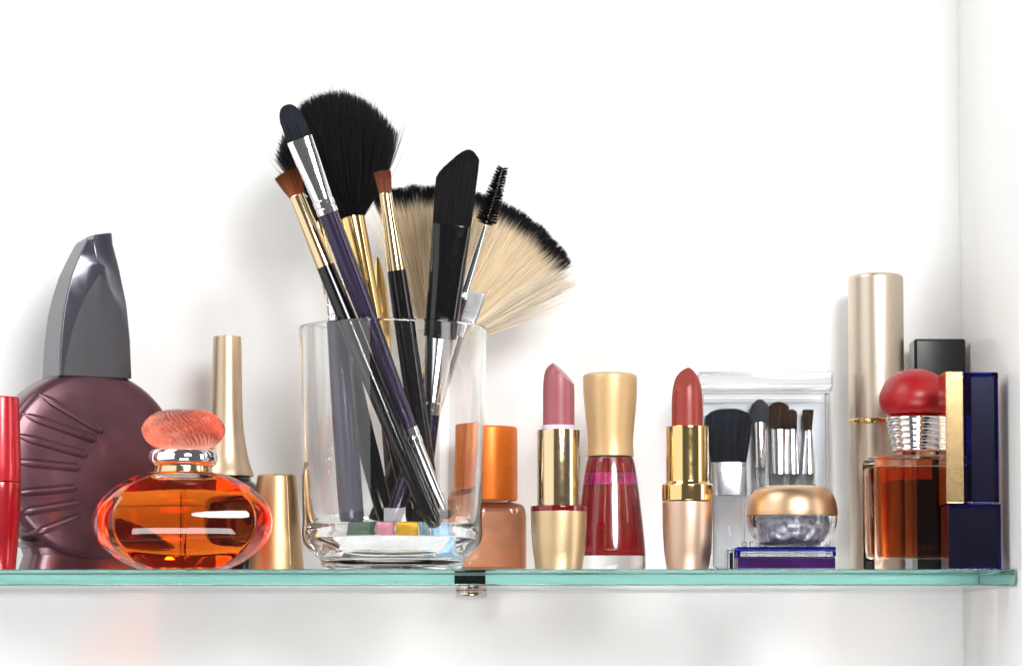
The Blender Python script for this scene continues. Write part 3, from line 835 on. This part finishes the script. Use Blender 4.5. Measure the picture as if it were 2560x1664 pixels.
lathe('dried_polish', [(0, zz_(1147))] + PL(Y, [(54, 1147), (57, 1160), (60, 1183)]) + [(0, zz_(1183))], M['red_polish'], t, seg=96)
lathe('polish_film', [(0, zz_(1183.5))] + PL(Y, [(60, 1183.5), (63.5, 1212.5)]) + [(0, zz_(1212.5))], M['film'], t, seg=96)

# ------------------------------------------------------------------ red lipstick
Y = 3.2
p = at(1719, 1300, Y); k = kk(Y)
zz_ = lambda py: at(0, py, Y).z
t = thing('red_lipstick', 'open brick red lipstick with pointed tip, gold tube and rose gold base', 'lipstick', (p.x, Y, 0))
prof = [(0, zz_(1070))] + PL(Y, [(39, 1070), (39, 1010)]) + catmull(PL(Y, [(38.5, 995), (36, 970), (29, 945), (18, 928), (5, 918)]), 6) + [(0, zz_(916))]
tipp = Vector((at(1723, 921, Y).x - p.x, 0.02, zz_(920)))
nrm = Vector((-0.42, -0.62, 0.52)).normalized()
o = finish('lipstick_bullet', bullet(prof, 72, tipp, nrm), M['red_wax'], t, 30)
md = o.modifiers.new('soften', 'BEVEL'); md.width = 0.02 * S; md.segments = 3; md.limit_method = 'ANGLE'; md.angle_limit = R(30); md.harden_normals = True
lathe('gold_tube', [(0, zz_(1066))] + PL(Y, [(52.5, 1066), (53, 1068), (53, 1204), (57, 1211)]) + [(0, zz_(1211))], M['gold'], t, rad=0.03, seg=96)
lathe('gold_collar', [(0, zz_(1210))] + PL(Y, [(62, 1210), (64, 1213), (64, 1252)]) + [(0, zz_(1252))], M['gold'], t, rad=0.03, seg=96)
lathe('base', [(0, zz_(1254))] + PL(Y, [(62.5, 1254), (63, 1258), (62.5, 1320), (59, 1380), (54, 1412), (52, None)]) + [(0, 0.012)], M['satin_rose'], t, rad=0.02, seg=96)

# ------------------------------------------------------------------ clear case with a brush set
Y = 10.2
XA, XB = at(1746, 1200, Y).x, at(2078, 1200, Y).x
ZT = at(0, 933, Y).z
HY = 0.95
cs = thing('brush_case', 'clear acrylic case of small brushes standing against the back wall', 'brush case', ((XA + XB) / 2, Y, 0))
W = (XB - XA) / 2
bm = box_bm(-W, W, -HY, HY, 0.012, ZT - 0.75, 0.04, 2)
inner_ = box_bm(-W + 0.16, W - 0.16, -HY + 0.14, HY - 0.14, 0.20, ZT - 0.90, 0.03, 1)
me_ = bpy.data.meshes.new('tmp'); inner_.to_mesh(me_); inner_.free()
nf = len(bm.faces)
bm.from_mesh(me_)
bm.faces.ensure_lookup_table()
me = bpy.data.meshes.new('case_body')
outer_faces = [f for f in bm.faces if f.index < nf]
bmesh.ops.recalc_face_normals(bm, faces=outer_faces)
inner_faces = [f for f in bm.faces if f not in set(outer_faces)]
bmesh.ops.recalc_face_normals(bm, faces=inner_faces); bmesh.ops.reverse_faces(bm, faces=inner_faces)
for v in bm.verts: v.co *= S
bm.to_mesh(me); bm.free(); me.materials.append(M['acrylic'])
link(bpy.data.objects.new('case_body', me), cs)
lid = finish('case_lid', box_bm(-W - 0.02, W + 0.02, -HY - 0.03, HY + 0.02, ZT - 0.74, ZT, 0.06, 3), M['acrylic_lid'], cs, 20)
box('lid_rib', -W + 0.05, W - 0.05, -HY - 0.09, -HY - 0.034, ZT - 0.62, ZT - 0.54, M['acrylic'], lid, 0.02)
box('lid_rib', -W + 0.05, W - 0.05, -HY - 0.09, -HY - 0.034, ZT - 0.20, ZT - 0.12, M['acrylic'], lid, 0.02)
zc0 = at(0, 1232, Y).z
zc1 = at(0, 1002, Y).z
box('backing_card', -W + 0.25, W - 0.25, HY - 0.24, HY - 0.17, zc0, zc1, M['card'], cs, 0.01)
# letters on the front of the case
cu = bpy.data.curves.new('lettering', 'FONT'); cu.body = 'or'; cu.size = 0.52 * S; cu.extrude = 0.002 * S; cu.space_character = 1.15
to = bpy.data.objects.new('lettering', cu)
scene.collection.objects.link(to)
dg = bpy.context.evaluated_depsgraph_get()
tm = bpy.data.meshes.new_from_object(to.evaluated_get(dg)); bpy.data.objects.remove(to)
tm.materials.clear(); tm.materials.append(M['ink'])
lt = link(bpy.data.objects.new('lettering', tm), cs)
q = at(1853, 1366, Y - HY)
lt.location = ((q.x - (XA + XB) / 2) * S, (-HY - 0.004) * S, q.z * S); lt.rotation_euler = (R(90), 0, 0)

def mini(name, label, cx, tip_py, base_py, fer_py, basew, tipw, hairm, ferw, fer_mat, n=1200, sponge=False, dome=None, handle=True, hw=None):
    p = at(cx, base_py, Y)
    o = thing(name, label, 'make-up brush', (p.x, Y + 0.1, 0.22), 0, 'brushes in the clear case')
    zq = lambda py: at(cx, py, Y).z - 0.22
    kq = kk(Y)
    if sponge:
        loft('sponge_tip', [(zq(base_py), basew * kq * 0.72, 0.14), (zq(base_py - 12), basew * kq * 1.05, 0.22), (zq(base_py - 26), basew * kq * 1.12, 0.24), (zq(tip_py + 14), basew * kq * 0.85, 0.2), (zq(tip_py + 4), basew * kq * 0.42, 0.12), (zq(tip_py), basew * kq * 0.1, 0.04)], M['sponge'], o)
    else:
        head('bristles', zq(base_py), zq(tip_py), (basew * kq, 0.16), (tipw * kq, 0.24), hairm, o, n, 0.0125, topcut=dome or (lambda u: 1 - 0.2 * u * u), jit=0.03, bulge=0.55)
    loft('ferrule', [(zq(fer_py), ferw[1] * kq, min(0.5, ferw[1] * kq)), (zq((fer_py + base_py) / 2), (ferw[0] + ferw[1]) / 2 * kq, 0.26), (zq(base_py) + 0.02, ferw[0] * kq, 0.18)], fer_mat, o, n=2.6, angle=25)
    h = (hw or ferw[1] * 0.85) * kq
    loft('handle', [(0, h * 0.7, min(.4, h) * 0.7), (0.1, h, min(.4, h)), (zq(fer_py), h, min(.4, h))], M['acrylic'], o, n=2.6, angle=30)
    return o

mini('blush_brush', 'broad charcoal black brush with square silver ferrule inside the clear case', 1822, 1021, 1156, 1238, 43, 60, M['h_navy'], (44, 46), M['silver_satin'], 5200, dome=lambda u: 1 - 0.16 * np.abs(u) ** 3, hw=40)
mini('sponge_applicator', 'pointed charcoal sponge applicator inside the clear case', 1900, 997, 1057, 1168, 24, 0, None, (17, 15), M['silver'], sponge=True)
mini('mini_shadow_brush', 'widest of the three brown brushes inside the clear case', 1947, 1003, 1074, 1184, 18, 27, M['h_dark'], (20, 20), M['silver'], 1500)
mini('mini_shadow_brush', 'middle one of the three brown brushes inside the clear case', 1980, 1022, 1074, 1184, 12, 14, M['h_dark'], (13, 18), M['silver'], 800)
mini('mini_shadow_brush', 'smallest splayed brown brush at the right inside the clear case', 2021, 1021, 1077, 1184, 8, 14, M['h_dark'], (9, 18), M['silver'], 700, dome=lambda u: 0.97 + 0 * u)

# ------------------------------------------------------------------ purple compact
Y = 3.6
k = kk(Y)
p = at(1966, 1400, Y - 1.9)
zz_ = lambda py: at(0, py, Y - 1.9).z
cp = thing('purple_compact', 'flat square aubergine compact with clear blue lid under the jar', 'compact', (p.x, Y, 0))
kf = kk(Y - 1.9)
xa, xb = -123 * kf, 124 * kf
box('base', xa + 0.02, xb - 0.02, -1.88, 1.88, 0.012, zz_(1391), M['aubergine'], cp, 0.05)
zl0, zl1 = zz_(1390.5), zz_(1366)
box('lid_top', xa, xb, -1.9, 1.9, zl1 - 0.17, zl1, M['blue_clear'], cp, 0.04)
box('lid_side', xa, xa + 0.12, -1.9, 1.9, zl0 + 0.01, zl1 - 0.175, M['blue_clear'], cp, 0.02)
box('lid_side', xb - 0.12, xb, -1.9, 1.9, zl0 + 0.01, zl1 - 0.175, M['blue_clear'], cp, 0.02)
box('lid_pane', xa + 0.14, xb - 0.14, -1.86, 1.86, zl0 + 0.01, zl1 - 0.18, M['acrylic'], cp, 0.02)
box('hinge_tab', xa - 0.32, xa - 0.02, -0.9, 0.9, 0.012, zl1 - 0.05, M['acrylic'], cp, 0.04)
box('hinge_pin', xa - 0.24, xa - 0.10, -1.05, -0.93, 0.05, zl1 - 0.22, M['black_box'], cp, 0.02)

# ------------------------------------------------------------------ cream jar
p = at(1980, 1300, Y)
jb = zl1 + 0.012
jar = thing('powder_jar', 'round glass jar of grey shimmer powder with domed bronze lid', 'jar', (p.x, Y, jb))
J = lambda prof: [(r, z - jb) for r, z in PL(Y, prof)]
lathe('lid', [(0, J([(0, 1214)])[0][1])] + catmull(J([(60, 1215), (80, 1217), (97, 1228), (108, 1248), (113.5, 1275), (114, 1289)]), 6) + [(0, J([(0, 1289)])[0][1])], M['satin_bronze'], jar, seg=96)
ob_ = catmull(J([(113, 1291), (113, 1300), (109, 1322), (98, 1343), (86, 1357)]), 5) + [(80 * k, 0.02), (70 * k, 0.0)]
lathe('jar_glass', [(0, J([(0, 1291)])[0][1])] + ob_ + [(0, 0.0)], M['clear'], jar, seg=96, angle=50)
bm = lathe_bm([(0, J([(0, 1293)])[0][1])] + catmull(J([(62, 1293), (63, 1308), (62, 1324), (57, 1338), (38, 1345)]), 10) + [(0, J([(0, 1346)])[0][1])], 120)
from mathutils import noise as mn
for v in bm.verts:
    q = v.co * 2.3
    d_ = mn.noise(q) * 0.13 + mn.noise(q * 2.1) * 0.07
    if v.co.z < J([(0, 1294)])[0][1] - 0.005:
        n_ = Vector((v.co.x, v.co.y, 0))
        if n_.length > 0.05:
            v.co += n_.normalized() * (d_ - 0.10)
        v.co.z += d_ * 0.3
finish('shimmer_powder', bm, M['powder'], jar, 60)

# ------------------------------------------------------------------ tall champagne tube
Y = 11.4
p = at(2191, 1000, Y)
zz_ = lambda py: at(0, py, Y).z
t = thing('champagne_tube', 'tall satin champagne perfume tube with thin gold ring near the cabinet corner', 'perfume tube', (p.x, Y, 0))
lathe('upper_tube', [(0, zz_(687))] + PL(Y, [(62, 687.5), (67.5, 692), (69, 698), (69, 1049)]) + [(0, zz_(1049))], M['tube_champ'], t, rad=0.03, seg=96)
lathe('gold_ring', [(0, zz_(1048))] + PL(Y, [(69, 1048), (71, 1051), (71, 1059), (69, 1062)]) + [(0, zz_(1062))], M['gold'], t, rad=0.02, seg=96)
lathe('lower_tube', [(0, zz_(1061))] + PL(Y, [(67.5, 1061), (67.5, 1415), (66, None)]) + [(0, 0.012)], M['tube_champ'], t, seg=96)

# ------------------------------------------------------------------ black box in the corner
Y = 12.3
p = at(2344, 1000, Y); k = kk(Y)
t = thing('black_perfume_box', 'glossy black rounded rectangular bottle in the far right corner', 'perfume bottle', (p.x, Y, 0))
ztb = at(0, 851, Y).z
box('cap', -64 * k, 64 * k, -0.9, 0.9, ztb - 4.6, ztb, M['black_box'], t, 0.12, 4)
box('bottle', -62 * k, 62 * k, -0.88, 0.88, 0.012, ztb - 4.62, M['black'], t, 0.1, 3)

# ------------------------------------------------------------------ red-capped perfume
Y = 6.6
p = at(2290, 1280, Y); k = kk(Y)
zz_ = lambda py: at(0, py, Y).z
t = thing('red_capped_perfume', 'square glass bottle of brown perfume with red oval cap and ribbed silver collar', 'perfume bottle', (p.x, Y, 0), R(-6))
hw = 133 * k
def rect_ring(hx, hy, z, ch):
    return [(-hx + ch, -hy, z), (hx - ch, -hy, z), (hx, -hy + ch, z), (hx, hy - ch, z), (hx - ch, hy, z), (-hx + ch, hy, z), (-hx, hy - ch, z), (-hx, -hy + ch, z)]
rr = [rect_ring(hw - 0.06, 1.35, 0.012, 0.48), rect_ring(hw, 1.4, 0.07, 0.48), rect_ring(hw, 1.4, zz_(1165), 0.48), rect_ring(hw - 0.07, 1.34, zz_(1152), 0.48), rect_ring(hw - 0.3, 1.15, zz_(1144), 0.45), rect_ring(1.0, 0.8, zz_(1138), 0.35)]
bg = finish('bottle_glass', rings_bm(rr), M['clear'], t, 24)
md = bg.modifiers.new('soften', 'BEVEL'); md.width = 0.06 * S; md.segments = 3; md.limit_method = 'ANGLE'; md.angle_limit = R(20); md.harden_normals = True
loft('perfume_liquid', [(zz_(1398), 0.5, 0.3), (zz_(1397), hw - 0.75, 0.75), (zz_(1392), hw - 0.62, 0.95), (zz_(1375), hw - 0.58, 1.02), (zz_(1300), hw - 0.55, 1.05), (zz_(1180), hw - 0.50, 1.02), (zz_(1170), hw - 0.55, 1.0), (zz_(1168), hw - 0.7, 0.9)], M['cognac'], t, n=5, seg=72, angle=50)
rows = []
NR = 6
for i in range(NR):
    r0 = 73 - 15 * i / (NR - 1); y0 = 1041 + 90 * i / NR; hgt = 90 / NR
    rows += [(r0 - 3.5, y0), (r0, y0 + hgt * .25), (r0 + .5, y0 + hgt * .5), (r0 - .5, y0 + hgt * .75), (r0 - 4, y0 + hgt * .97)]
lathe('silver_collar', [(0, zz_(1041))] + PL(Y, rows) + [(0, zz_(1132))], M['chrome'], t, seg=96, angle=60)
lathe('neck', [(0, zz_(1131))] + PL(Y, [(50, 1131), (50, 1140)]) + [(0, zz_(1140))], M['clear'], t)
lathe('cap', [(0, zz_(922))] + catmull(PL(Y, [(18, 923), (45, 931), (70, 950), (86, 978), (90, 1000), (85, 1020), (72, 1034), (55, 1040)]), 6) + [(0, zz_(1040))], M['red_frost'], t, seg=96, angle=60)

# ------------------------------------------------------------------ blue and gold square lipstick
Y = 2.6
fy = Y - 1.05
k = kk(fy)
X = lambda px: at(px, 1200, fy).x
Z = lambda py: at(0, py, fy).z
cx = X(2432)
t = thing('square_lipstick', 'square glossy ultramarine lipstick case with scuffed gold strip down its cap', 'lipstick case', (cx, Y, 0))
box('base_core', X(2376) - cx, X(2496) - cx, -0.93, 0.93, 0.10, Z(1266), M['blue_core'], t, 0.03)
box('cap_core', X(2430) - cx, X(2490) - cx, -0.92, 0.88, Z(1250), Z(940), M['blue_core'], t, 0.03)
lo = box('base', X(2370) - cx, X(2502) - cx, -1.05, 1.05, 0.012, Z(1259), M['blue'], t, 0.035)
box('cap_block', X(2410) - cx + 0.01, X(2498) - cx, -1.04, 1.0, Z(1257), Z(930), M['blue'], t, 0.035)
box('gold_strip', X(2366) - cx, X(2410) - cx, -1.06, 1.02, Z(1257), Z(928), M['gold_worn'], t, 0.03)
